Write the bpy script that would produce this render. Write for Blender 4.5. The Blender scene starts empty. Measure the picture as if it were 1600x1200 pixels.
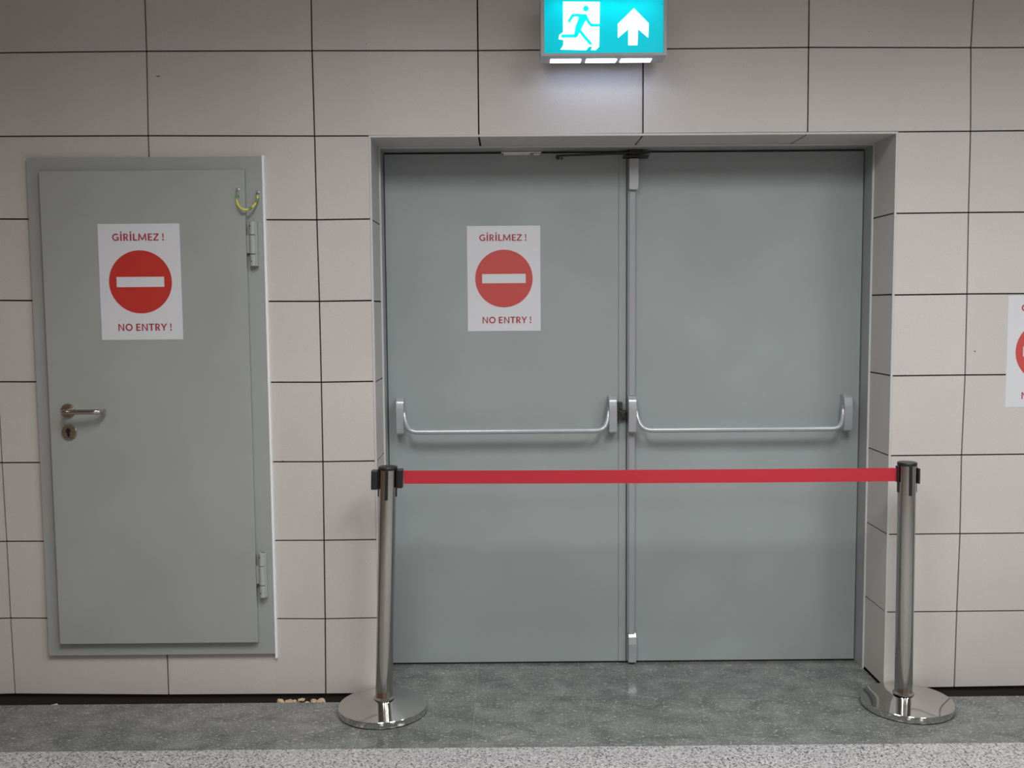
import bpy, bmesh, math, random
from mathutils import Vector, Matrix
random.seed(7)
SC = bpy.context.scene
COL = SC.collection
PI = math.pi

# ------------------------------------------------------------------ camera
cam_d = bpy.data.cameras.new('camera')
cam = bpy.data.objects.new('camera', cam_d); COL.objects.link(cam)
cam_d.sensor_fit = 'HORIZONTAL'; cam_d.sensor_width = 36.0
cam_d.lens = 1502.369 * 36.0 / 1600.0
R_ = Vector((0.99996134, -0.00400482, -0.00782846))
U_ = Vector((0.00811694, 0.0779706, 0.99692262))
F_ = Vector((0.0033821, 0.99694761, -0.07800009))
M = Matrix((( R_.x, U_.x, -F_.x), (R_.y, U_.y, -F_.y), (R_.z, U_.z, -F_.z))).to_4x4()
M.translation = Vector((1.312942, -3.603411, 1.471576))
cam.matrix_world = M
cam_d.clip_start = 0.05
SC.camera = cam
SC.view_settings.view_transform = 'Standard'
SC.view_settings.look = 'None'
SC.view_settings.gamma = 1.0
SC.view_settings.use_curve_mapping = False
SC.view_settings.exposure = 0.0

# ------------------------------------------------------------------ world + room lamps
w = bpy.data.worlds.new('world'); SC.world = w; w.use_nodes = True
w.node_tree.nodes['Background'].inputs[0].default_value = (0.9, 0.86, 0.82, 1)
w.node_tree.nodes['Background'].inputs[1].default_value = 0.02

CEIL = 3.04
LAMPS = []   # (x, y, length along x, width along y, watts)
for x in (0.85, 2.40, 3.95):
    LAMPS.append((x, -2.15, 0.56, 1.36, 40.5, (1.0, 0.985, 0.965)))
for x in (1.2, 4.05):  # rear row, added as dimmer fill
    LAMPS.append((x, -5.6, 0.56, 1.76, 30.0, (1.0, 0.985, 0.965)))
LAMPS.append((-2.3, -2.6, 0.30, 0.30, 9.0, (1.0, 0.66, 0.42)))  # added unseen lamp, gives the left edge its warm cast
for x, y, lx, ly, wt, lc in LAMPS:
    ld = bpy.data.lights.new('ceiling_lamp', 'AREA'); ld.shape = 'RECTANGLE'
    ld.size = lx; ld.size_y = ly; ld.energy = wt; ld.color = lc; ld.spread = math.radians(152)
    lo = bpy.data.objects.new('ceiling_lamp', ld); COL.objects.link(lo)
    lo.location = (x, y, CEIL - 0.055)

# ------------------------------------------------------------------ helpers
def finish(bm, name, mat, parent=None, smooth=False, bevel=0.0, seg=2, angle=40):
    bmesh.ops.recalc_face_normals(bm, faces=bm.faces[:])
    me = bpy.data.meshes.new(name); bm.to_mesh(me); bm.free()
    for m in (mat if isinstance(mat, (list, tuple)) else [mat]): me.materials.append(m)
    ob = bpy.data.objects.new(name, me); COL.objects.link(ob)
    if parent is not None:
        ob.parent = parent
        ob.matrix_parent_inverse = Matrix.Translation(-world_loc(parent))
    if smooth:
        for p in me.polygons: p.use_smooth = True
        try: me.set_sharp_from_angle(angle=math.radians(angle))
        except Exception: pass
    if bevel > 0:
        md = ob.modifiers.new('bevel', 'BEVEL'); md.width = bevel; md.segments = seg
        md.limit_method = 'ANGLE'; md.angle_limit = math.radians(35)
        md.harden_normals = False
    return ob

def world_loc(o):
    v = Vector((0, 0, 0))
    # all parents here are unrotated: locations add up (mesh parts sit at the origin of their thing)
    return Vector(o['_w']) if '_w' in o else v

def empty(name, loc, label=None, cat=None, group=None, kind=None):
    o = bpy.data.objects.new(name, None); COL.objects.link(o)
    o.empty_display_size = 0.1; o.location = loc; o['_w'] = list(loc)
    tag(o, label, cat, group, kind); return o

def tag(o, label=None, cat=None, group=None, kind=None):
    if label: o['label'] = label
    if cat: o['category'] = cat
    if group: o['group'] = group
    if kind: o['kind'] = kind
    return o

def box(bm, x0, x1, y0, y1, z0, z1, mi=0):
    v = [bm.verts.new((x, y, z)) for x in (x0, x1) for y in (y0, y1) for z in (z0, z1)]
    for f in ((0,1,3,2),(4,6,7,5),(0,4,5,1),(2,3,7,6),(0,2,6,4),(1,5,7,3)):
        fc = bm.faces.new([v[i] for i in f]); fc.material_index = mi

def prism(bm, pts, y0, y1, mi=0, plane='xz', c=0):
    """extrude a polygon: plane xz along y, yz along x, xy along z"""
    def P(a, b, t):
        return {'xz': (a, t, b), 'yz': (t, a, b), 'xy': (a, b, t)}[plane]
    A = [bm.verts.new(P(a, b, y0)) for a, b in pts]
    B = [bm.verts.new(P(a, b, y1)) for a, b in pts]
    n = len(pts)
    f = bm.faces.new(A); f.material_index = mi
    f = bm.faces.new(B[::-1]); f.material_index = mi
    for i in range(n):
        f = bm.faces.new((A[i], B[i], B[(i+1) % n], A[(i+1) % n])); f.material_index = mi

def lathe(bm, prof, cx, cy, cz=0, seg=96, axis='z', mi=0):
    """prof: list of (r, h)"""
    rings = []
    for r, h in prof:
        ring = []
        if r < 1e-6:
            p = {'z': (cx, cy, cz+h), 'y': (cx, cy+h, cz), 'x': (cx+h, cy, cz)}[axis]
            ring = [bm.verts.new(p)]
        else:
            for k in range(seg):
                a = 2*PI*k/seg; c, s = r*math.cos(a), r*math.sin(a)
                p = {'z': (cx+c, cy+s, cz+h), 'y': (cx+c, cy+h, cz+s), 'x': (cx+h, cy+c, cz+s)}[axis]
                ring.append(bm.verts.new(p))
        rings.append(ring)
    for a, b in zip(rings, rings[1:]):
        if len(a) == 1 and len(b) == 1: continue
        for k in range(seg):
            k2 = (k+1) % seg
            if len(a) == 1: f = bm.faces.new((a[0], b[k], b[k2]))
            elif len(b) == 1: f = bm.faces.new((a[k], b[0], a[k2]))
            else: f = bm.faces.new((a[k], b[k], b[k2], a[k2]))
            f.material_index = mi
    for ring in (rings[0], rings[-1]):
        if len(ring) > 1: bm.faces.new(ring).material_index = mi

def spline(pts, n=8):
    out = []
    P = [Vector(p) for p in pts]; P = [2*P[0]-P[1]] + P + [2*P[-1]-P[-2]]
    for i in range(1, len(P)-2):
        for k in range(n):
            t = k/n
            out.append(0.5*((2*P[i]) + (-P[i-1]+P[i+1])*t + (2*P[i-1]-5*P[i]+4*P[i+1]-P[i+2])*t*t + (-P[i-1]+3*P[i]-3*P[i+1]+P[i+2])*t**3))
    out.append(P[-2]); return out

def tube(bm, path, rad, seg=16, mi=0, sq=1.0):
    rs = rad if isinstance(rad, (list, tuple)) else [rad]*len(path)
    rings = []; up = None
    for i, p in enumerate(path):
        t = (path[min(i+1, len(path)-1)] - path[max(i-1, 0)]).normalized()
        if up is None:
            up = Vector((0, 0, 1)) if abs(t.z) < .9 else Vector((0, 1, 0))
        s = t.cross(up).normalized(); up = s.cross(t).normalized()
        rings.append([bm.verts.new(p + rs[i]*(math.cos(2*PI*k/seg)*s + sq*math.sin(2*PI*k/seg)*up)) for k in range(seg)])
    for a, b in zip(rings, rings[1:]):
        for k in range(seg):
            bm.faces.new((a[k], b[k], b[(k+1) % seg], a[(k+1) % seg])).material_index = mi
    bm.faces.new(rings[0]).material_index = mi; bm.faces.new(rings[-1][::-1]).material_index = mi

# ------------------------------------------------------------------ materials
def new_mat(name):
    m = bpy.data.materials.new(name); m.use_nodes = True
    nt = m.node_tree; b = nt.nodes['Principled BSDF']; return m, nt, b

def simple(name, col, rough=.5, metal=0.0, spec=.5, bump=0.0, bscale=300, var=0.0, vscale=3.0):
    m, nt, b = new_mat(name)
    b.inputs['Base Color'].default_value = (*col, 1); b.inputs['Roughness'].default_value = rough
    b.inputs['Metallic'].default_value = metal; b.inputs['Specular IOR Level'].default_value = spec
    tc = nt.nodes.new('ShaderNodeTexCoord')
    if bump:
        n = nt.nodes.new('ShaderNodeTexNoise'); n.inputs['Scale'].default_value = bscale; n.inputs['Detail'].default_value = 3
        nt.links.new(tc.outputs['Object'], n.inputs['Vector'])
        bp = nt.nodes.new('ShaderNodeBump'); bp.inputs['Strength'].default_value = bump; bp.inputs['Distance'].default_value = .001
        nt.links.new(n.outputs['Fac'], bp.inputs['Height']); nt.links.new(bp.outputs['Normal'], b.inputs['Normal'])
    if var:
        n = nt.nodes.new('ShaderNodeTexNoise'); n.inputs['Scale'].default_value = vscale; n.inputs['Detail'].default_value = 5
        nt.links.new(tc.outputs['Object'], n.inputs['Vector'])
        mx = nt.nodes.new('ShaderNodeMix'); mx.data_type = 'RGBA'
        mx.inputs['A'].default_value = (*[c*(1-var) for c in col], 1); mx.inputs['B'].default_value = (*[min(1, c*(1+var)) for c in col], 1)
        nt.links.new(n.outputs['Fac'], mx.inputs['Factor']); nt.links.new(mx.outputs['Result'], b.inputs['Base Color'])
    return m

def ramp(nt, src, stops):
    r = nt.nodes.new('ShaderNodeValToRGB'); els = r.color_ramp.elements
    while len(els) < len(stops): els.new(.5)
    for e, (p, c) in zip(els, stops): e.position = p; e.color = (*c, 1) if len(c) == 3 else c
    nt.links.new(src, r.inputs['Fac']); return r.outputs['Color']

def mul(nt, a, b, fac=1.0, mode='MULTIPLY'):
    mx = nt.nodes.new('ShaderNodeMix'); mx.data_type = 'RGBA'; mx.blend_type = mode
    if isinstance(fac, float): mx.inputs['Factor'].default_value = fac
    else: nt.links.new(fac, mx.inputs['Factor'])
    for s, v in (('A', a), ('B', b)):
        if isinstance(v, tuple): mx.inputs[s].default_value = v
        else: nt.links.new(v, mx.inputs[s])
    return mx.outputs['Result']

def tile_mat():
    m, nt, b = new_mat('wall_tile')
    tc = nt.nodes.new('ShaderNodeTexCoord'); geo = nt.nodes.new('ShaderNodeNewGeometry')
    n1 = nt.nodes.new('ShaderNodeTexNoise'); n1.inputs['Scale'].default_value = 260; n1.inputs['Detail'].default_value = 2
    n2 = nt.nodes.new('ShaderNodeTexNoise'); n2.inputs['Scale'].default_value = 2.2; n2.inputs['Detail'].default_value = 4
    v = nt.nodes.new('ShaderNodeTexVoronoi'); v.inputs['Scale'].default_value = 9
    for n in (n1, n2, v): nt.links.new(tc.outputs['Object'], n.inputs['Vector'])
    c = ramp(nt, n1.outputs['Fac'], [(.3, (.50, .478, .462)), (.7, (.58, .558, .542))])
    c = mul(nt, c, ramp(nt, n2.outputs['Fac'], [(.3, (.93, .925, .93)), (.7, (1, 1, 1))]))
    c = mul(nt, c, ramp(nt, geo.outputs['Random Per Island'], [(0, (.95, .945, .94)), (1, (1, 1, 1))]))
    c = mul(nt, c, ramp(nt, v.outputs['Distance'], [(.012, (.55, .5, .45)), (.02, (1, 1, 1))]))
    nt.links.new(c, b.inputs['Base Color'])
    b.inputs['Roughness'].default_value = .42; b.inputs['Specular IOR Level'].default_value = .35
    bp = nt.nodes.new('ShaderNodeBump'); bp.inputs['Strength'].default_value = .25; bp.inputs['Distance'].default_value = .0006
    nt.links.new(n1.outputs['Fac'], bp.inputs['Height']); nt.links.new(bp.outputs['Normal'], b.inputs['Normal'])
    return m

def dark_granite():
    m, nt, b = new_mat('dark_granite')
    tc = nt.nodes.new('ShaderNodeTexCoord'); geo = nt.nodes.new('ShaderNodeNewGeometry')
    mp = nt.nodes.new('ShaderNodeMapping'); mp.inputs['Rotation'].default_value = (0, 0, .5); mp.inputs['Scale'].default_value = (1, 1.35, 1)
    nt.links.new(tc.outputs['Object'], mp.inputs['Vector'])
    def noise(s, d, vec, dist=0):
        n = nt.nodes.new('ShaderNodeTexNoise'); n.inputs['Scale'].default_value = s; n.inputs['Detail'].default_value = d
        n.inputs['Distortion'].default_value = dist; nt.links.new(vec, n.inputs['Vector']); return n.outputs['Fac']
    n1 = noise(9, 7, mp.outputs['Vector'], .6); n2 = noise(75, 5, mp.outputs['Vector'], .8); n3 = noise(190, 2, tc.outputs['Object'])
    c = ramp(nt, n1, [(.3, (.105, .113, .11)), (.5, (.155, .163, .159)), (.72, (.215, .222, .218))])
    c = mul(nt, c, ramp(nt, n3, [(.3, (.6, .6, .6)), (.7, (1.35, 1.35, 1.35))]))
    fl = ramp(nt, n2, [(.57, (0, 0, 0)), (.70, (1, 1, 1))])
    c = mul(nt, c, (.36, .37, .36, 1), fl, 'MIX')
    c = mul(nt, c, ramp(nt, geo.outputs['Random Per Island'], [(0, (.82, .84, .84)), (1, (1, 1, 1))]))
    nt.links.new(c, b.inputs['Base Color']); b.inputs['Roughness'].default_value = .15
    return m

def light_granite():
    m, nt, b = new_mat('light_granite')
    tc = nt.nodes.new('ShaderNodeTexCoord'); geo = nt.nodes.new('ShaderNodeNewGeometry')
    v = nt.nodes.new('ShaderNodeTexVoronoi'); v.inputs['Scale'].default_value = 210
    n = nt.nodes.new('ShaderNodeTexNoise'); n.inputs['Scale'].default_value = 110; n.inputs['Detail'].default_value = 3
    for q in (v, n): nt.links.new(tc.outputs['Object'], q.inputs['Vector'])
    sp = nt.nodes.new('ShaderNodeSeparateColor'); nt.links.new(v.outputs['Color'], sp.inputs['Color'])
    c = ramp(nt, sp.outputs['Red'], [(0, (.06, .06, .065)), (.14, (.13, .13, .13)), (.24, (.34, .34, .35)), (.7, (.45, .45, .46)), (1, (.60, .60, .60))])
    c = mul(nt, c, ramp(nt, n.outputs['Fac'], [(.3, (.72, .72, .73)), (.6, (1, 1, 1))]))
    nt.links.new(c, b.inputs['Base Color']); b.inputs['Roughness'].default_value = .28
    return m

def paint(name, col, rough=.38):
    m, nt, b = new_mat(name)
    tc = nt.nodes.new('ShaderNodeTexCoord')
    n = nt.nodes.new('ShaderNodeTexNoise'); n.inputs['Scale'].default_value = 420; n.inputs['Detail'].default_value = 2
    n2 = nt.nodes.new('ShaderNodeTexNoise'); n2.inputs['Scale'].default_value = 3; n2.inputs['Detail'].default_value = 6
    v = nt.nodes.new('ShaderNodeTexVoronoi'); v.inputs['Scale'].default_value = 3.1
    for q in (n, n2, v): nt.links.new(tc.outputs['Object'], q.inputs['Vector'])
    c = mul(nt, (*col, 1), ramp(nt, n2.outputs['Fac'], [(.3, (.94, .94, .94)), (.7, (1.03, 1.03, 1.03))]))
    c = mul(nt, c, ramp(nt, v.outputs['Distance'], [(.010, (.45, .42, .4)), (.014, (1, 1, 1))]))
    nt.links.new(c, b.inputs['Base Color'])
    r = ramp(nt, n2.outputs['Fac'], [(.3, (rough-.05,)*3), (.7, (rough+.06,)*3)]); nt.links.new(r, b.inputs['Roughness'])
    bp = nt.nodes.new('ShaderNodeBump'); bp.inputs['Strength'].default_value = .3; bp.inputs['Distance'].default_value = .0004
    nt.links.new(n.outputs['Fac'], bp.inputs['Height']); nt.links.new(bp.outputs['Normal'], b.inputs['Normal'])
    return m

def emit(name, col, st):
    m, nt, b = new_mat(name)
    b.inputs['Base Color'].default_value = (*col, 1); b.inputs['Roughness'].default_value = .3
    b.inputs['Emission Color'].default_value = (*col, 1); b.inputs['Emission Strength'].default_value = st
    return m

def brushed(name, col, rough, vertical=True):
    m, nt, b = new_mat(name)
    tc = nt.nodes.new('ShaderNodeTexCoord'); mp = nt.nodes.new('ShaderNodeMapping')
    mp.inputs['Scale'].default_value = (400, 400, 6) if vertical else (6, 400, 400)
    nt.links.new(tc.outputs['Object'], mp.inputs['Vector'])
    n = nt.nodes.new('ShaderNodeTexNoise'); n.inputs['Scale'].default_value = 1; n.inputs['Detail'].default_value = 2
    nt.links.new(mp.outputs['Vector'], n.inputs['Vector'])
    b.inputs['Base Color'].default_value = (*col, 1); b.inputs['Metallic'].default_value = 1
    r = ramp(nt, n.outputs['Fac'], [(.3, (rough*.8,)*3), (.7, (rough*1.25,)*3)]); nt.links.new(r, b.inputs['Roughness'])
    return m

TILE = tile_mat()
JOINT = simple('dark_joint', (.018, .014, .012), .9)
REVEAL_JOINT = simple('grout_grey', (.06, .055, .05), .9)
GRAN_D = dark_granite(); GRAN_L = light_granite()
GROUT = simple('floor_grout', (.30, .29, .27), .8)
VOID = simple('dark_mortar_bed', (.022, .018, .016), .95, bump=.8, bscale=60, var=.4, vscale=30)
ALU = simple('white_aluminium_trim', (.56, .57, .57), .4, 0.0)
TRIM = simple('corner_profile_grey', (.50, .49, .49), .4)
DOORP = paint('grey_door_paint', (.290, .329, .336), .36)
DOORP2 = paint('grey_green_door_paint', (.308, .332, .326), .42)
FRAMEP = paint('door_frame_paint', (.305, .328, .325), .4)
SILVER = simple('silver_enamel', (.40, .43, .46), .28, .35, var=.04)
STEEL = brushed('brushed_stainless', (.47, .46, .44), .14)
POL = simple('polished_stainless', (.66, .65, .63), .07, 1.0)
SATIN = brushed('satin_stainless', (.50, .47, .42), .28, False)
BLACK = simple('black_plastic', (.012, .012, .013), .35)
DARKM = simple('dark_oxidised_steel', (.05, .052, .052), .45, .6)
HOLE = simple('keyhole_black', (.004, .004, .004), .9)
PAPER = simple('white_poster_paper', (.60, .62, .66), .35, var=.02, vscale=8)
RED1 = simple('printed_red', (.47, .035, .028), .35)
RED2 = simple('faded_printed_red', (.50, .075, .07), .35)
TXT = simple('printed_dark_red_ink', (.33, .035, .06), .4)
BELT = simple('red_webbing', (.43, .015, .03), .75, bump=.5, bscale=900)
SIGNH = simple('sign_housing_grey', (.42, .43, .43), .45)
m, nt, b = new_mat('sign_green_film')
b.inputs['Base Color'].default_value = (.0, .18, .20, 1); b.inputs['Roughness'].default_value = .4
b.inputs['Emission Color'].default_value = (0.0, .52, .60, 1); b.inputs['Emission Strength'].default_value = .30; b.inputs['Specular IOR Level'].default_value = .15
tr = nt.nodes.new('ShaderNodeBsdfTranslucent'); tr.inputs['Color'].default_value = (.0, .62, .66, 1)
ad = nt.nodes.new('ShaderNodeAddShader'); nt.links.new(b.outputs[0], ad.inputs[0]); nt.links.new(tr.outputs[0], ad.inputs[1])
nt.links.new(ad.outputs[0], nt.nodes['Material Output'].inputs['Surface'])
TEAL = m
WHITEL = emit('sign_white_film', (.9, 1.0, 1.0), 1.15)
LENS = emit('sign_lamp_lens', (.62, .73, 1.0), 9.0)
ZINC = simple('zinc_screw', (.6, .62, .66), .3, .9)
CEILM = simple('ceiling_paint', (.50, .50, .49), .85, var=.03)
HALLW = simple('hall_plaster_warm', (.42, .27, .17), .8, var=.1)
MORTAR = simple('crumbled_mortar', (.50, .38, .26), .95, bump=1, bscale=80, var=.3, vscale=40)
DIFF = emit('lamp_diffuser', (1.0, .985, .965), 4.0)
DIFF_W = emit('added_warm_diffuser', (1.0, .66, .42), 4.0)  # glowing face of the added warm lamp
LHOUS = simple('lamp_housing_white', (.7, .7, .7), .5)
m, nt, b = new_mat('green_yellow_cable')
tc = nt.nodes.new('ShaderNodeTexCoord'); sx = nt.nodes.new('ShaderNodeSeparateXYZ'); nt.links.new(tc.outputs['Object'], sx.inputs[0])
wv = nt.nodes.new('ShaderNodeTexWave'); wv.inputs['Scale'].default_value = 9; wv.inputs['Distortion'].default_value = 1.0
wv.bands_direction = 'DIAGONAL'; nt.links.new(tc.outputs['Object'], wv.inputs['Vector'])
nt.links.new(ramp(nt, wv.outputs['Fac'], [(.30, (.10, .26, .08)), (.36, (.58, .56, .09))]), b.inputs['Base Color'])
b.inputs['Roughness'].default_value = .4
CABLE = m

# ------------------------------------------------------------------ dimensions (metres, tiled wall face at y = 0, floor at z = 0)
W, H, Z8 = .605, .30235, -.0024
XL, XR, ZT = .8111, 2.7505, 2.1051      # tiled opening
D1, D2 = .2077, .2898                    # back of the tiled reveal, face of the double door
X0, X1, Y0 = -3.4, 6.6, -7.4             # hall

# ------------------------------------------------------------------ tiled wall
DZ = {-1: [.0016,.0045,.0064,.0085,.0065,.0026,.0029,.0069,.011],
      0: [.0042,.0029,0,0,0,0,0,.001,.0014],
      1: [.0017,-.0026,-.0058,-.0044,-.005,-.004,-.0035,-.0066,-.009],
      2: [-.0018,-.005,0,0,0,0,0,0,0], 3: [-.0008,-.0031,0,0,0,0,0,0,0], 4: [.0015,-.0028,0,0,0,0,0,0,0],
      5: [-.0037,-.0024,.0032,.0042,.0026,.0013,.0007,.0002,.0032],
      6: [-.006,0,.0025,.003,.0025,.004,.001,.002,.008]}
DX = {1: [-.0016,.0004,.0014,.0039,.004,.003,.0004,-.0025,-.007], 0: [-.0008,-.0063,-.006,-.006,-.006,-.006,-.006,-.006,-.0065],
      5: [-.008,-.0003,.0008,.0041,.0057,.0011,.0037,.0001,-.0014], 4: [.0015,.003]+[0]*7,
      -1: [.0022]*6+[.0051,.0057,.0086]}
def G(i, j):
    x = i*W; z = Z8 + (8-j)*H
    if 0 <= j <= 8:
        x += DX.get(i, [0]*9)[j]; z += DZ.get(i, [0]*9)[j]
    return x, z

def clip(poly, ax, v, keep_less):
    out = []
    for k in range(len(poly)):
        a, b2 = poly[k], poly[(k+1) % len(poly)]
        ia = (a[ax] <= v) if keep_less else (a[ax] >= v); ib = (b2[ax] <= v) if keep_less else (b2[ax] >= v)
        if ia: out.append(a)
        if ia != ib:
            t = (v-a[ax])/(b2[ax]-a[ax]); out.append((a[0]+t*(b2[0]-a[0]), a[1]+t*(b2[1]-a[1])))
    return out
def subtract(poly, r):
    x0, x1, z0, z1 = r; res = []
    l = clip(poly, 0, x0, True); rr = clip(poly, 0, x1, False)
    mid = clip(clip(poly, 0, x0, False), 0, x1, True)
    res += [l, rr]
    if len(mid) > 2: res += [clip(mid, 1, z0, True), clip(mid, 1, z1, False)]
    return [q for q in res if len(q) > 2 and abs(area(q)) > 1e-6]
def area(q): return .5*sum(q[k][0]*q[(k+1) % len(q)][1]-q[(k+1) % len(q)][0]*q[k][1] for k in range(len(q)))

FX0, FX1, FZ0, FZ1 = -.450, .4110, .1652, 2.0365   # frame of the small door
bm = bmesh.new(); g = .0027
holes = [(FX0+.004, FX1-.004, FZ0+.004, FZ1-.004), (XL-.0075, XR+.0075, -1, ZT+.0075)]
for i in range(-6, 11):
    for j in range(-3, 8):
        a, b_, c, d = G(i, j+1), G(i+1, j+1), G(i+1, j), G(i, j)
        zb = max(0.0, 0)
        poly = [(a[0]+g, max(a[1]+g, .0)), (b_[0]-g, max(b_[1]+g, .0)), (c[0]-g, min(c[1]-g, CEIL)), (d[0]+g, min(d[1]-g, CEIL))]
        if poly[3][1] <= poly[0][1]: continue
        polys = [poly]
        for h in holes:
            polys = [p2 for p1 in polys for p2 in subtract(p1, h)]
        for q in polys: prism(bm, q, 0.0, .012, 0)
# reveal tiles (sides and head)
for side, xa, xb in ((-1, XL-.010, XL), (1, XR, XR+.010)):
    col = 1 if side < 0 else 5
    zs = [.010] + [G(col, j)[1] + (-.001 if side < 0 else 0) for j in range(7, 1, -1)] + [ZT+.004]
    for k in range(len(zs)-1):
        box(bm, xa, xb, .0065, D1, zs[k]+(g if k else 0), zs[k+1]-g, 0)
xs = [XL, G(2, 1)[0], G(3, 1)[0], G(4, 1)[0], XR]
for k in range(4):
    box(bm, xs[k]+(.0035 if k else 0), xs[k+1]-(.0035 if k < 3 else 0), .0065, D1, ZT, ZT+.010, 0)
for q in ([(.028, 2.331), (.036, 2.3285), (.047, 2.3300), (.044, 2.3325), (.036, 2.3318)], [(.8, 2.44), (.805, 2.441), (.803, 2.444)], [(1.485, 2.222), (1.4885, 2.222), (1.488, 2.2245)], [(3.06, 1.30), (3.068, 1.294), (3.066, 1.301)], [(.452, .905), (.461, .900), (.460, .906)]):
    prism(bm, q, -.0006, .001, 1)
# solid wall behind the tiles
B0 = .0135
box(bm, X0, FX0+.006, B0, .33, -.06, CEIL, 1)
box(bm, FX1-.006, XL-.0115, B0, .33, -.06, CEIL, 1)
box(bm, XR+.0115, X1, B0, .33, -.06, CEIL, 1)
box(bm, XL-.0115, XR+.0115, B0, .33, ZT+.0115, CEIL, 1)
box(bm, FX0+.006, FX1-.006, B0, .33, FZ1-.006, CEIL, 1)
box(bm, FX0+.006, FX1-.006, B0, .33, -.06, FZ0+.006, 1)
tag(finish(bm, 'wall_back', [TILE, JOINT]), 'beige rectangular wall tiles with thin black joints around both doors', kind='structure')

# corner trims of the opening
def lprof(name, boxes, label):
    bm = bmesh.new()
    for bx in boxes: box(bm, *bx)
    tag(finish(bm, name, TRIM, bevel=.0012), label, kind='structure')
lprof('trim_1', [(XL-.0072, XL+.001, -.0012, .0062, .0, ZT+.001)], 'light grey corner strip on left edge of the recess')
lprof('trim_2', [(XR-.001, XR+.0072, -.0012, .0062, .0, ZT+.001)], 'light grey corner strip on right edge of the recess')
lprof('trim_3', [(XL-.0072, XR+.0072, -.0012, .0062, ZT-.001, ZT+.0072)], 'light grey corner strip along head of the recess')

# other hall surfaces (seen only in reflections)
def slab(name, b, mt, label):
    bm = bmesh.new(); box(bm, *b); return tag(finish(bm, name, mt), label, kind='structure')
slab('ceiling', (X0, X1, Y0, .33, CEIL, CEIL+.1), CEILM, 'plain pale ceiling of the hall')
slab('wall_left', (X0-.1, X0, Y0, .33, -.06, CEIL), HALLW, 'warm plaster wall at far left of the hall')
slab('wall_right', (X1, X1+.1, Y0, .33, -.06, CEIL), CEILM, 'pale wall at far right of the hall')
slab('wall_front', (X0, X1, Y0-.1, Y0, -.06, CEIL), HALLW, 'warm plaster wall behind the camera')

# ------------------------------------------------------------------ floor
bm = bmesh.new()
YJ, YB, PX, OX = -.0844, -.4706, .40, .378
gg = .0009
k0 = int(math.floor((X0-OX)/PX)); k1 = int(math.ceil((X1-OX)/PX))
def sl(x0, x1, y0, y1, mi): box(bm, x0+gg, x1-gg, y0+gg, y1-gg, -.02, 0.0, mi)
for k in range(k0, k1):
    a, b_ = max(X0, OX+k*PX), min(X1, OX+(k+1)*PX)
    sl(a, b_, YB, YJ, 0)
    r = 0; y1 = YB
    while y1 > Y0:
        y0 = max(Y0, y1-.40); sl(a, b_, y0, y1, 1); y1 = y0
for a, b_ in ((XL+.002, 1.1785), (1.1785, 1.593), (1.593, 1.985), (1.985, 2.378), (2.378, XR-.002)):
    sl(a, b_, YJ, .36, 0)
box(bm, X0, X1, Y0, YJ-.001, -.06, -.0012, 2)
box(bm, XL+.002, XR-.002, YJ-.001, .36, -.06, -.0012, 2)
box(bm, X0, X1, YJ-.0005, .0, -.08, -.045, 3)      # mortar bed in the open slot at the foot of the wall
tag(finish(bm, 'floor', [GRAN_D, GRAN_L, GROUT, VOID]), 'polished dark green granite border with speckled light grey granite in front', kind='structure')

# rubble in the slot
def blob(bm, c, r, sx=1, sy=1, sz=1):
    res = bmesh.ops.create_icosphere(bm, subdivisions=2, radius=r)
    for v in res['verts']:
        k = 1 + random.uniform(-.25, .25)
        v.co = Vector((c[0]+v.co.x*sx*k, c[1]+v.co.y*sy*k, c[2]+v.co.z*sz*k))
bm = bmesh.new()
for _ in range(46):
    x = random.choice([random.gauss(.475, .025), random.gauss(.52, .02), random.gauss(.585, .012)])
    y = random.uniform(-.078, -.012)
    blob(bm, (x, y, random.uniform(-.045, -.012)), random.uniform(.006, .013), 1.3, 1, .9)
for _ in range(10):
    blob(bm, (random.uniform(-.44, -.40), random.uniform(-.08, -.04), -.03), random.uniform(.008, .014), 1.3, 1, 1)
tag(finish(bm, 'mortar_rubble', MORTAR), 'beige crumbled mortar in the gap at foot of the tiled wall', 'rubble', kind='stuff')

# ------------------------------------------------------------------ small steel door (door_1)
d1 = empty('door_1', (-.02, 0, FZ0), 'single grey steel door raised above the floor, handle on its left', kind='structure')
LX0, LX1, LZ0, LZ1 = -.3962, .3530, .2170, 1.9851
LY = -.040
bm = bmesh.new()
yo, yi = -.018, .05
iz = .026
prism_pts = None
box(bm, FX0, LX0+iz, yo, yi, FZ0, FZ1); box(bm, LX1-iz, FX1, yo, yi, FZ0, FZ1)
box(bm, LX0+iz, LX1-iz, yo, yi, LZ1-iz, FZ1); box(bm, LX0+iz, LX1-iz, yo, yi, FZ0, LZ0+iz)
finish(bm, 'door_frame', FRAMEP, d1)
bm = bmesh.new(); box(bm, FX1+.0002, FX1+.0085, -.014, .004, .145, FZ1+.004)
finish(bm, 'edge_strip', simple('white_sealant', (.80, .81, .82), .4), d1, bevel=.001)['label'] = 'white strip down the right edge of the frame'
bm = bmesh.new(); box(bm, LX0, LX1, LY, LY+.018, LZ0, LZ1)
box(bm, LX0+iz+.004, LX1-iz-.004, LY+.018, .03, LZ0+iz+.004, LZ1-iz-.004)
leaf1 = finish(bm, 'door_leaf', DOORP2, d1, bevel=.0015)
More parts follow.
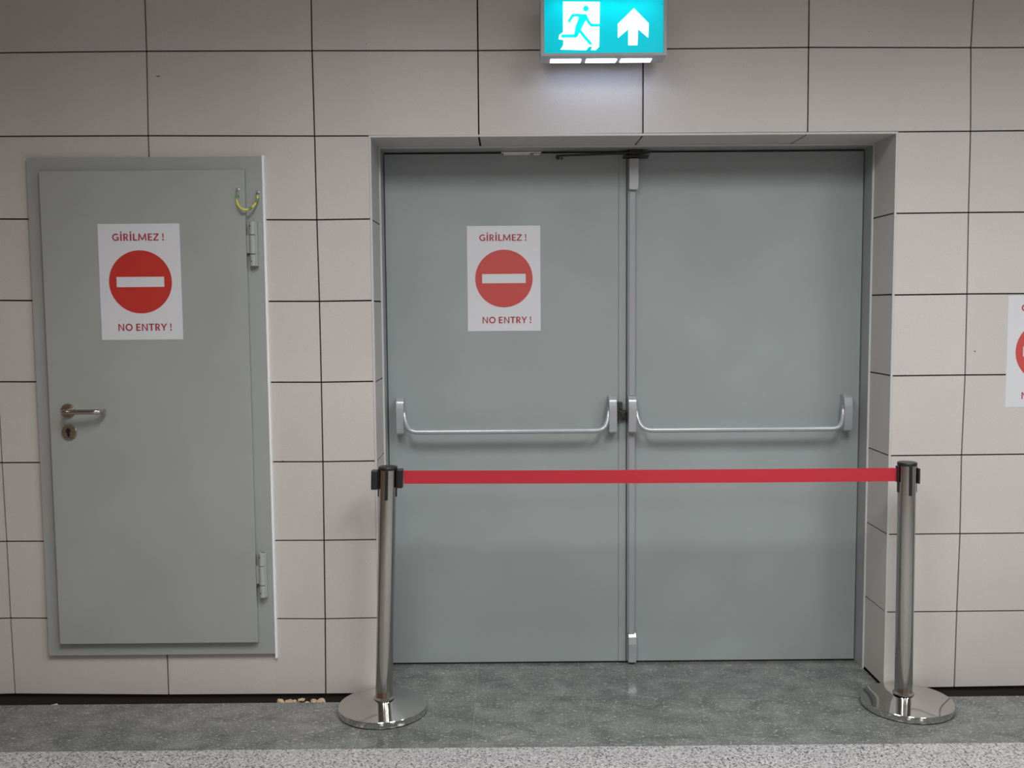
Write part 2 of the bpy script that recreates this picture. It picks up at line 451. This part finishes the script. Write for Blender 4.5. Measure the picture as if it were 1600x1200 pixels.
# handle
bm = bmesh.new(); hx, hz = -.3242, 1.1070; ly_ = LY+.0305
lathe(bm, [(.0265, 0), (.0265, -.007), (.0245, -.0095), (.0, -.0097)], hx, LY, hz, 48, 'y')
finish(bm, 'handle_rose', SATIN, leaf1, smooth=True)
bm = bmesh.new()
tube(bm, spline([(hx, -.038+ly_, hz), (hx, -.062+ly_, hz), (hx+.004, -.078+ly_, hz), (hx+.018, -.086+ly_, hz), (hx+.07, -.087+ly_, hz), (hx+.113, -.085+ly_, hz), (hx+.131, -.076+ly_, hz-.001), (hx+.137, -.062+ly_, hz-.002), (hx+.137, -.046+ly_, hz-.002)], 6), .0092, 18)
finish(bm, 'lever_handle', STEEL, leaf1, smooth=True)
bm = bmesh.new(); kx, kz = -.3233, 1.0268
lathe(bm, [(.0285, 0), (.0285, -.006), (.0265, -.0085), (.0, -.0087)], kx, LY, kz, 48, 'y', 0)
kh = [(kx-.002+.0085*math.cos(a), kz+.006+.0085*math.sin(a)) for a in [math.radians(t) for t in range(-55, 236, 15)]] + [(kx-.0062, kz-.008), (kx-.0055, kz-.0155), (kx-.002, kz-.0178), (kx+.0035, kz-.0165), (kx+.0040, kz-.008)]
prism(bm, kh, LY-.0097, LY-.008, 1)
finish(bm, 'lock_escutcheon', [SATIN, HOLE], leaf1)
# hinges
def hinge(z0, z1):
    bm = bmesh.new(); cx = .3768
    L = z1-z0; cuts = [0, .27, .70, 1.0]
    for k in range(3):
        a, b_ = z0+L*cuts[k]+(.0012 if k else 0), z0+L*cuts[k+1]-(.0012 if k < 2 else 0)
        lathe(bm, [(.0, 0), (.0105, 0), (.0118, .0015), (.0118, b_-a-.0015), (.0105, b_-a), (.0, b_-a)], cx, -.0380, a, 32, 'z')
    lathe(bm, [(.0, 0), (.009, 0), (.009, L-.004), (.0, L-.004)], cx, -.0380, z0+.002, 20, 'z', 1)
    box(bm, cx, cx+.0165, -.0400, -.0178, z0+.001, z1)
    box(bm, LX1+.001, cx, -.0350, -.0178, z0+L*.3, z1-L*.3)
    lathe(bm, [(.0, 0), (.0022, 0), (.0022, -.001), (.0, -.001)], cx-.006, -.0490, z1-.016, 10, 'y', 1)
    lathe(bm, [(.0, 0), (.0022, 0), (.0022, -.001), (.0, -.001)], cx-.004, -.0490, z0+.018, 10, 'y', 1)
    return finish(bm, 'hinge', [SILVER_H, BLACK], d1, smooth=True, angle=30)
SILVER_H = simple('hinge_grey_paint', (.36, .385, .385), .4, .1)
hinge(1.6350, 1.7973); hinge(.3910, .5625)
# earth bonding wire
bm = bmesh.new()
pth = spline([(0.3284, -0.0465, 1.898), (0.3267, -0.0505, 1.880), (0.3322, -0.0585, 1.857), (0.3462, -0.0645, 1.8420), (0.3607, -0.0625, 1.8385), (0.3752, -0.0535, 1.8440), (0.3882, -0.0425, 1.858), (0.3947, -0.0335, 1.874), (0.3967, -0.0270, 1.893)], 6)
tube(bm, pth, .0043, 14)
wire = finish(bm, 'earth_wire', CABLE, d1, smooth=True); wire['label'] = 'yellow and green earth wire looped from leaf to frame'
for cx, cy, cz in ((.3290, LY, 1.9120), (.3965, -.0182, 1.9055)):
    bm = bmesh.new()
    lathe(bm, [(.0, 0), (.0088, 0), (.0088, -.0018), (.0, -.0018)], cx, cy, cz, 24, 'y')
    box(bm, cx-.004, cx+.004, cy-.0085, cy-.0005, cz-.022, cz-.006)
    lathe(bm, [(.0, 0), (.0062, 0), (.0058, -.0045), (.004, -.006), (.0, -.006)], cx, cy-.0018, cz, 6, 'y')
    finish(bm, 'cable_lug', ZINC, wire)

# ------------------------------------------------------------------ double door (door_2)
d2 = empty('door_2', (1.78, .29, 0), 'grey double fire door with push bars set back in the tiled recess', kind='structure')
bm = bmesh.new(); jl, jr, jt = .8200, 2.7420, 2.0965
box(bm, XL+.0005, jl, D1, .345, 0.001, ZT-.0005); box(bm, jr, XR-.0005, D1, .345, 0.001, ZT-.0005)
box(bm, jl, jr, D1, .345, jt, ZT-.0005)
fr = finish(bm, 'door_frame', FRAMEP, d2)
bm = bmesh.new(); t_ = .0075
box(bm, XL+.0006, XL+t_, D1-.003, D1, 0.001, ZT-.0006); box(bm, XR-t_, XR-.0006, D1-.003, D1, .001, ZT-.0006)
box(bm, XL+t_, XR-t_, D1-.003, D1, ZT-t_, ZT-.0006)
finish(bm, 'edge_strip', ALU, fr)['label'] = 'pale strip where frame meets the tiles'
XM = 1.7905; LT = 2.0885
def leaf(xa, xb, right):
    bm = bmesh.new()
    box(bm, xa, xb, D2, D2+.045, .0085, LT)
    return finish(bm, 'door_leaf', DOORP, d2, bevel=.0015)
leafA = leaf(jl+.003, XM-.0015, False); leafB = leaf(XM+.0015, jr-.003, True)
leafA['label'] = 'left leaf carrying the poster'; leafB['label'] = 'right leaf without poster'
bm = bmesh.new(); box(bm, 1.7595, XM-.0015, D2-.004, D2, .010, LT-.002)
finish(bm, 'cover_strip', DOORP, leafA, bevel=.001)
bm = bmesh.new(); box(bm, 1.7938, 1.7983, D2-.017, D2, .1352, 1.938)
finish(bm, 'seal_strip', simple('side_profile_grey', (.30, .315, .335), .4), leafB)
# black strip standing in for the dark gap under the leaves
bm = bmesh.new(); box(bm, jl, jr, D2+.008, D2+.04, .0005, .0085)
finish(bm, 'dark_gap_strip', BLACK, fr)['label'] = 'black strip in place of the dark gap below the leaves'
# bar housings
def housing(parent, xa, xb):
    z0, z1 = .9665, 1.1165
    yb = D2-.0003; dp = .058
    pts = [(yb, z0+.006)]
    for a in range(0, 91, 15):
        t = math.radians(a); pts.append((yb-dp+.004+.018-.018*math.sin(t), z0+.014-.014*math.cos(t)))
    pts += [(yb-dp+.001, z0+.05), (yb-dp, z0+.085), (yb-dp+.003, z0+.115)]
    for a in range(0, 91, 15):
        t = math.radians(a); pts.append((yb-dp+.006+.030-.030*math.cos(t), z1-.024+.024*math.sin(t)))
    pts.append((yb, z1))
    bm = bmesh.new(); prism(bm, pts, xa, xb, 0, 'yz')
    return finish(bm, 'bar_housing', SILVER, parent, smooth=True, bevel=.0018, angle=25)
def push_bar(parent, xa, xb):
    """xa/xb: inner faces of the two housings"""
    y, z = D2-.078, .9835
    n1 = [(xa, D2-.040, 1.056), (xa+.004, D2-.050, 1.032), (xa+.013, D2-.064, 1.006), (xa+.028, D2-.075, .990), (xa+.050, y, z)]
    n2 = [(xb-(p[0]-xa), p[1], p[2]) for p in n1][::-1]
    p1 = spline(n1, 8); p2 = spline(n2, 8)
    r1 = [.0065+.0030*min(1, k/18) for k in range(len(p1))]
    bm = bmesh.new()
    tube(bm, p1, r1, 20); tube(bm, p2, r1[::-1], 20)
    tube(bm, [Vector((xa+.0505, y, z)), Vector((xb-.0505, y, z))], .0102, 24)
    tube(bm, [Vector((xa+.049, y, z)), Vector((xb-.049, y, z))], .0088, 16)
    for s, x in ((1, xa), (-1, xb)):
        box(bm, min(x, x+s*.004), max(x, x+s*.004), D2-.046, D2-.020, 1.035, 1.075)
    return finish(bm, 'push_bar', SILVER, parent, smooth=True)
housing(leafA, .8595, .8905); housing(leafA, 1.7150, 1.7470); push_bar(leafA, .8915, 1.7140)
housing(leafB, 1.7935, 1.8260); housing(leafB, 2.6610, 2.6950); push_bar(leafB, 1.8270, 2.6600)
# latch between the leaves
bm = bmesh.new()
box(bm, 1.7478, 1.7720, D2-.030, D2-.0042, 1.020, 1.092); box(bm, 1.7600, 1.7885, D2-.022, D2-.0045, 1.018, 1.060)
lathe(bm, [(.0, 0), (.006, 0), (.006, -.006), (.0, -.006)], 1.766, D2-.030, 1.068, 16, 'y')
lathe(bm, [(.0, 0), (.006, 0), (.006, -.006), (.0, -.006)], 1.776, D2-.022, 1.030, 16, 'y')
prism(bm, [(1.754, 1.060), (1.786, 1.052), (1.772, 1.030)], D2-.035, D2-.0225, 0)
finish(bm, 'latch', DARKM, leafA, bevel=.0015)
# vertical rod on the right leaf
bm = bmesh.new()
box(bm, 1.7985, 1.8235, D2-.022, D2-.0003, .13, .9665); box(bm, 1.7985, 1.8235, D2-.022, D2-.0003, 1.1168, 1.944)
rod = finish(bm, 'rod_cover', simple('rod_cover_grey', (.31, .325, .35), .35, .1), leafB, bevel=.002)
bm = bmesh.new(); prism(bm, [(1.7955, 1.9445), (1.7970, 1.9385), (1.8300, 1.9385), (1.8345, 1.9500), (1.8345, 2.0605), (1.7955, 2.0605)], D2-.040, D2-.0003)
finish(bm, 'latch_case', SILVER, leafB, bevel=.0025)
bm = bmesh.new(); pts = [(D2-.0003, .008), (D2-.020, .008), (D2-.032, .05), (D2-.034, .09), (D2-.028, .118), (D2-.016, .1335), (D2-.0003, .1345)]
prism(bm, pts, 1.7975, 1.8310, 0, 'yz'); finish(bm, 'latch_case', SILVER, leafB, bevel=.002)
bm = bmesh.new(); lathe(bm, [(.0, 0), (.006, 0), (.006, .0075), (.0, .0075)], 1.814, D2-.012, .0003, 16)
finish(bm, 'floor_bolt', DARKM, leafB)
# selector arm under the head of the frame
bm = bmesh.new()
prism(bm, [(1.508, 2.0690), (1.880, 2.0800), (1.880, 2.0870), (1.508, 2.0755)], D2-.045, D2-.030)
box(bm, 1.775, 1.872, D2-.048, D2-.004, 2.0635, 2.0705)
box(bm, 1.798, 1.840, D2-.040, D2-.004, 2.0725, 2.0962)
lathe(bm, [(.0, 0), (.0085, 0), (.0085, .016), (.0, .016)], 1.514, D2-.050, 2.0660, 20, 'y')
lathe(bm, [(.0, 0), (.004, 0), (.004, .02), (.0, .02)], 1.530, D2-.050, 2.0620, 14, 'y')
finish(bm, 'selector_arm', DARKM, fr)['label'] = 'dark steel arm under the head of the frame'
bm = bmesh.new(); box(bm, 1.300, 1.404, D2-.018, D2-.001, 2.0800, 2.0870); box(bm, 1.418, 1.444, D2-.014, D2-.001, 2.080, 2.0865)
box(bm, 1.290, 1.450, D2-.020, D2-.001, 2.0870, 2.0962)
finish(bm, 'strike_plate', POL, fr, bevel=.001)['label'] = 'shiny plate at the head of the frame'

# ------------------------------------------------------------------ posters
ST = .215   # stroke width relative to cap height
ADV = {'G': 1.02, 'I': .41, 'i': .41, 'R': .87, 'L': .74, 'M': 1.26, 'E': .78, 'Z': .84, ' ': .30, '!': .39, 'N': 1.02, 'O': 1.09, 'T': .79, 'Y': .85}
def arc_ring(cx, cz, rx, rz, a0, a1, st, n=28):
    """closed outline strips of an elliptical arc, outer radii rx, rz"""
    out = []
    for k in range(n):
        t0, t1 = [math.radians(a0+(a1-a0)*q/n) for q in (k, k+1)]
        f = lambda t, e: (cx+(rx-e)*math.cos(t), cz+(rz-e)*math.sin(t))
        out.append([f(t0, 0), f(t1, 0), f(t1, st), f(t0, st)])
    return out
def glyph(c):
    R = lambda x0, x1, z0, z1: [(x0, z0), (x1, z0), (x1, z1), (x0, z1)]
    s = ST; m = .11
    if c in 'Ii':
        g_ = [R(m, m+s, 0, 1)]
        if c == 'i': g_.append([(m+s/2+.115*math.cos(t*PI/8), 1.20+.115*math.sin(t*PI/8)) for t in range(16)])
        return g_
    if c == 'L': return [R(m, m+s, 0, 1), R(m+s, .70, 0, .16)]
    if c == 'E': return [R(m, m+s, 0, 1), R(m+s, .70, 0, .16), R(m+s, .70, .84, 1), R(m+s, .66, .43, .585)]
    if c == 'T': return [R(.395-s/2, .395+s/2, 0, .84), R(.02, .77, .84, 1)]
    if c == 'Z': return [R(.05, .79, 0, .16), R(.07, .78, .84, 1), [(.05, .16), (.28, .16), (.78, .84), (.55, .84)]]
    if c == 'N': return [R(m, m+.165, 0, 1), R(.745, .91, 0, 1), [(m+.165, 1), (m+.02, 1), (.745, 0), (.89, 0)]]
    if c == 'M': return [[(.07, 0), (.245, 0), (.30, 1), (.13, 1)], [(1.19, 0), (1.015, 0), (.96, 1), (1.13, 1)],
                         [(.29, 1), (.13, 1), (.55, .07), (.63, .12), (.63, .30)], [(.97, 1), (1.13, 1), (.71, .07), (.63, .12), (.63, .30)]]
    if c == 'Y': return [[(.335, 0), (.52, 0), (.52, .42), (.335, .42)], [(.335, .42), (.52, .42), (.21, 1), (.0, 1)], [(.335, .42), (.52, .42), (.855, 1), (.65, 1)]]
    if c == '!': return [[(.12, 1), (.315, 1), (.275, .34), (.16, .34)], [(.2175+.118*math.cos(t*PI/8), .105+.118*math.sin(t*PI/8)) for t in range(16)]]
    if c == 'O': return arc_ring(.545, .5, .49, .515, 0, 360, .19, 44)
    if c == 'G': return arc_ring(.56, .5, .51, .515, 52, 322, .19, 36) + [R(.745, .93, .07, .52), R(.57, .93, .40, .54)]
    if c == 'R': return [R(m, m+s, 0, 1), R(m+s, .44, .85, 1), R(m+s, .44, .40, .54)] + arc_ring(.43, .70, .315, .30, -90, 90, .16, 18) + [[(.36, .42), (.56, .46), (.80, 0), (.595, 0)]]
    return []
def text_bm(body, width, cx, cz, y, name, parent, mt, hh=None):
    tot = sum(ADV[c] for c in body); s = width/(tot-.2); x = cx-width/2-.1*s; k = 0
    bm = bmesh.new()
    for c in body:
        for q in glyph(c):
            k += 1; e = (k % 5)*.00002
            prism(bm, [(x+px*s, cz+(pz-.5)*hh) for px, pz in q], y-e, y+.00025)
        x += ADV[c]*s
    return finish(bm, name, mt, parent)

def poster(cx, cz, y, w_, h_, red, label):
    t = empty('no_entry_poster', (cx, y, cz-h_/2), label, 'poster', 'no entry posters')
    bm = bmesh.new(); box(bm, cx-w_/2, cx+w_/2, y-.0009, y-.0002, cz-h_/2, cz+h_/2)
    finish(bm, 'paper_sheet', PAPER, t)
    bm = bmesh.new(); r = .1155
    prism(bm, [(cx+r*math.cos(2*PI*k/96), cz+r*math.sin(2*PI*k/96)) for k in range(96)], y-.0012, y-.00092)
    disc = finish(bm, 'red_disc', red, t)
    bm = bmesh.new(); box(bm, cx-.0875, cx+.0875, y-.0015, y-.00122, cz-.0185, cz+.0185)
    finish(bm, 'white_bar', PAPER, disc)
    text_bm('GiRiLMEZ !', .187, cx-.003, cz+.1635, y-.0012, 'lettering', t, TXT, .0262)
    text_bm('NO ENTRY !', .196, cx+.010, cz-.1665, y-.0012, 'lettering', t, TXT, .0262)
    return t
poster(-.0392, 1.5807, LY, .2997, .4248, RED1, 'white poster with red no entry disc on the single steel door')
poster(1.2970, 1.5930, D2, .2940, .4210, RED2, 'white poster with faded red no entry disc on the double door')
poster(3.3330, 1.2966, 0.0, .2970, .4190, RED2, 'white no entry poster on the wall tiles, cut by right picture edge')

# ------------------------------------------------------------------ emergency exit sign
SY = -.17; sx0, sx1, sz0, sz1 = 1.4345, 1.8735, 2.3490, 2.5560
es = empty('exit_sign', (1.654, 0, sz0), 'lit green emergency exit sign with running figure and up arrow above the door', 'exit sign')
bm = bmesh.new()
box(bm, sx0, sx1, SY, SY+.10, sz0+.0005, sz0+.010); box(bm, sx0, sx1, SY, SY+.10, 2.5425, sz1)
box(bm, sx0, sx0+.0125, SY, SY+.10, sz0+.010, 2.5425); box(bm, sx1-.0105, sx1, SY, SY+.10, sz0+.010, 2.5425)
box(bm, sx0+.0125, sx1-.0105, SY+.088, SY+.10, sz0+.010, 2.5425)
lathe(bm, [(.0, 0), (.003, 0), (.003, -.001), (.0, -.001)], 1.853, SY+.04, sz0, 12, 'z')
finish(bm, 'housing', SIGNH, es, bevel=.002)
px0, px1, pz0, pz1 = sx0+.0125, sx1-.0105, sz0+.010, 2.5425
bm = bmesh.new(); box(bm, px0, px1, SY+.004, SY+.0055, pz0, pz1)
panel = finish(bm, 'sign_panel', TEAL, es)
ld = bpy.data.lights.new('sign_lamp', 'AREA'); ld.shape = 'RECTANGLE'; ld.size = .36; ld.size_y = .03; ld.energy = .20; ld.color = (.9, .97, 1.0)
lo = bpy.data.objects.new('sign_lamp', ld); COL.objects.link(lo); lo.location = (1.655, SY+.050, 2.538); lo.rotation_euler = (math.radians(-14), 0, 0)
# traced symbols: sign coordinates u (0..1060) v (0..490)
def S(u, v): # u,v in zoomed pixels with the panel from (295,8) to (1352,490)
    return (px0+(u-293)/(1355-293)*(px1-px0), pz1-(v-6)/(490-6)*(pz1-pz0))
bm = bmesh.new()
prism(bm, [S(*p) for p in [(460,25),(788,30),(780,430),(750,462),(705,460),(722,432),(690,430),(665,462),(435,455),(460,420),(462,368),(420,362),(425,325),(460,298)]], SY+.0028, SY+.0038)
door = finish(bm, 'doorway_symbol', WHITEL, panel)
def stroke(bm, pts, wd, y0, y1):
    q = [Vector(S(*p)).to_2d() if False else Vector(S(*p)) for p in pts]
    for a, b2 in zip(q, q[1:]):
        t = (b2-a).normalized(); n = Vector((-t.y, t.x))*wd/2; e = t*wd*.18
        prism(bm, [tuple(a-e+n), tuple(b2+e+n), tuple(b2+e-n), tuple(a-e-n)], y0, y1)
bm = bmesh.new(); ya, yb = SY+.0016, SY+.0026; sw = .0105
prism(bm, [(S(663, 90)[0]+.0098*math.cos(2*PI*k/32), S(663, 90)[1]+.0098*math.sin(2*PI*k/32)) for k in range(32)], ya, yb)
stroke(bm, [(512,205),(545,150),(600,147)], sw*.9, ya, yb)
stroke(bm, [(655,150),(690,215),(712,240),(782,240)], sw*.9, ya-.0001, yb-.0001)
prism(bm, [S(*p) for p in [(570,138),(668,140),(678,168),(650,215),(612,290),(590,340),(545,346),(556,328),(570,250),(600,170)]], ya-.0002, yb-.0002)
stroke(bm, [(590,262),(575,335),(448,335)], sw, ya-.0003, yb-.0003)
stroke(bm, [(596,268),(640,330),(706,408)], sw*.95, ya-.0004, yb-.0004)
finish(bm, 'running_figure', TEAL, panel)
bm = bmesh.new()
prism(bm, [S(*p) for p in [(1090,88),(1222,225),(1218,355),(1128,275),(1122,420),(1040,420),(1040,275),(948,355),(946,230)]], SY+.0028, SY+.0038)
finish(bm, 'arrow_symbol', WHITEL, panel)
for a, b_ in ((1.4705, 1.578), (1.597, 1.7045), (1.7195, 1.8275)):
    bm = bmesh.new(); box(bm, a, b_, SY+.043, SY+.090, sz0-.0012, sz0+.0004)
    finish(bm, 'lamp_lens', LENS, es, bevel=.0005)
for cx in (1.50, 1.81):
    bm = bmesh.new(); box(bm, cx-.02, cx+.02, SY+.1002, -.0005, 2.44, 2.53)
    finish(bm, 'wall_bracket', SIGNH, es, bevel=.002)

# ------------------------------------------------------------------ barrier posts
PY = -.170
def barrier(cx, px_, lean, label, left):
    t = empty('barrier_post', (cx, PY, 0), label, 'barrier post', 'stainless belt barrier posts')
    bm = bmesh.new()
    lathe(bm, [(.0, .0008), (.1585, .0008), (.160, .003), (.160, .0045)], cx, PY, 0, 128, 'z', 1)
    lathe(bm, [(.0, .0045), (.1618, .0045), (.1622, .0055), (.1622, .0255), (.1612, .0268), (.148, .0290), (.09, .0385), (.045, .0470), (.034, .0500), (.0, .0500)], cx, PY, 0, 160, 'z', 0)
    finish(bm, 'base', [POL, BLACK], t, smooth=True, angle=28)
    T = .909
    def lx(z): return px_ + lean*(z-.05)
    def shear(bm):
        for v in bm.verts: v.co.x += lean*(v.co.z-.05)
    bm = bmesh.new(); lathe(bm, [(.0, .050), (.0375, .050), (.0375, .054), (.0312, .058), (.0312, T-.012), (.0, T-.012)], px_, PY, 0, 64)
    shear(bm); finish(bm, 'pole', STEEL, t, smooth=True)
    bm = bmesh.new(); lathe(bm, [(.0, T-.0125), (.0318, T-.0125), (.0345, T-.009), (.0345, T-.003), (.0325, T), (.0, T+.0005)], px_, PY, 0, 64)
    # dark clip rails down the four sides
    for ang in (0, 90, 180, 270):
        a = math.radians(ang); c, s = round(math.cos(a)), round(math.sin(a))
        if c == 0:
            box(bm, px_-.0055, px_+.0055, PY+s*.0300 if s > 0 else PY-.0345, PY+.0345 if s > 0 else PY-.0300, T-.118, T-.008)
        else:
            box(bm, px_+(.0300 if c > 0 else -.0345), px_+(.0345 if c > 0 else -.0300), PY-.0055, PY+.0055, T-.110, T-.008)
    shear(bm); finish(bm, 'cap', BLACK, t, smooth=True, bevel=.001, angle=30)['label'] = 'black plastic cap with clip rails'
    bm = bmesh.new()
    if left:
        box(bm, px_-.0585, px_-.0347, PY-.016, PY+.016, T-.083, T-.013)
        shear(bm); finish(bm, 'belt_clip', BLACK, t, bevel=.003)
        bm = bmesh.new(); box(bm, px_+.0347, px_+.0555, PY-.016, PY+.016, T-.078, T-.010)
        shear(bm); finish(bm, 'belt_clip', BLACK, t, bevel=.003)
    else:
        box(bm, px_+.0347, px_+.0425, PY-.014, PY+.014, T-.078, T-.022)
        shear(bm); finish(bm, 'belt_clip', BLACK, t, bevel=.002)
        bm = bmesh.new(); box(bm, px_-.0385, px_-.0347, PY-.010, PY+.010, T-.073, T-.014)
        shear(bm); finish(bm, 'belt_slot', BLACK, t, bevel=.001)
    return t
barrier(.8405, .8455, .0345, 'stainless barrier post left of the double door, belt clipped to it', True)
barrier(2.7700, 2.7560, -.0075, 'stainless barrier post right of the double door, belt drawn from it', False)
# belt
bm = bmesh.new(); n = 40; xa, xb = .9310, 2.7110
tops = []
for k in range(n+1):
    t = k/n; x = xa+(xb-xa)*t; sag = -.0022*4*t*(1-t)
    zt = .8930+(.8878-.8930)*t+sag; zb = zt-.0480+(-.0010)*t
    tw = .0012*math.sin(t*7)
    tops.append([bm.verts.new(p) for p in ((x, PY-.0008+tw, zb), (x, PY-.0008-tw, zt), (x, PY+.0008-tw, zt), (x, PY+.0008+tw, zb))])
for a, b_ in zip(tops, tops[1:]):
    for k in range(4): bm.faces.new((a[k], b_[k], b_[(k+1) % 4], a[(k+1) % 4]))
bm.faces.new(tops[0]); bm.faces.new(tops[-1][::-1])
tag(finish(bm, 'barrier_belt', BELT, smooth=True), 'red barrier belt stretched between the two stainless posts', 'belt')

# ------------------------------------------------------------------ ceiling luminaires (hall lamps plus the added rear fill row and warm lamp, above and behind the camera)
for x, y, lx, ly, wt, lc in LAMPS:
    t = empty('ceiling_light', (x, y, CEIL), 'small added warm light above the picture, far left, tinting the wall' if lx < .5 else 'long white ceiling light of the hall, above the picture', 'ceiling light', None if lx < .5 else 'ceiling lights of the hall')
    bm = bmesh.new(); box(bm, x-lx/2-.03, x+lx/2+.03, y-ly/2-.02, y+ly/2+.02, CEIL-.045, CEIL-.0005)
    finish(bm, 'lamp_housing', LHOUS, t, bevel=.003)
    bm = bmesh.new(); box(bm, x-lx/2, x+lx/2, y-ly/2, y+ly/2, CEIL-.051, CEIL-.0455)
    finish(bm, 'diffuser', DIFF_W if lx < .5 else DIFF, t)

for o in bpy.data.objects:
    if '_w' in o: del o['_w']
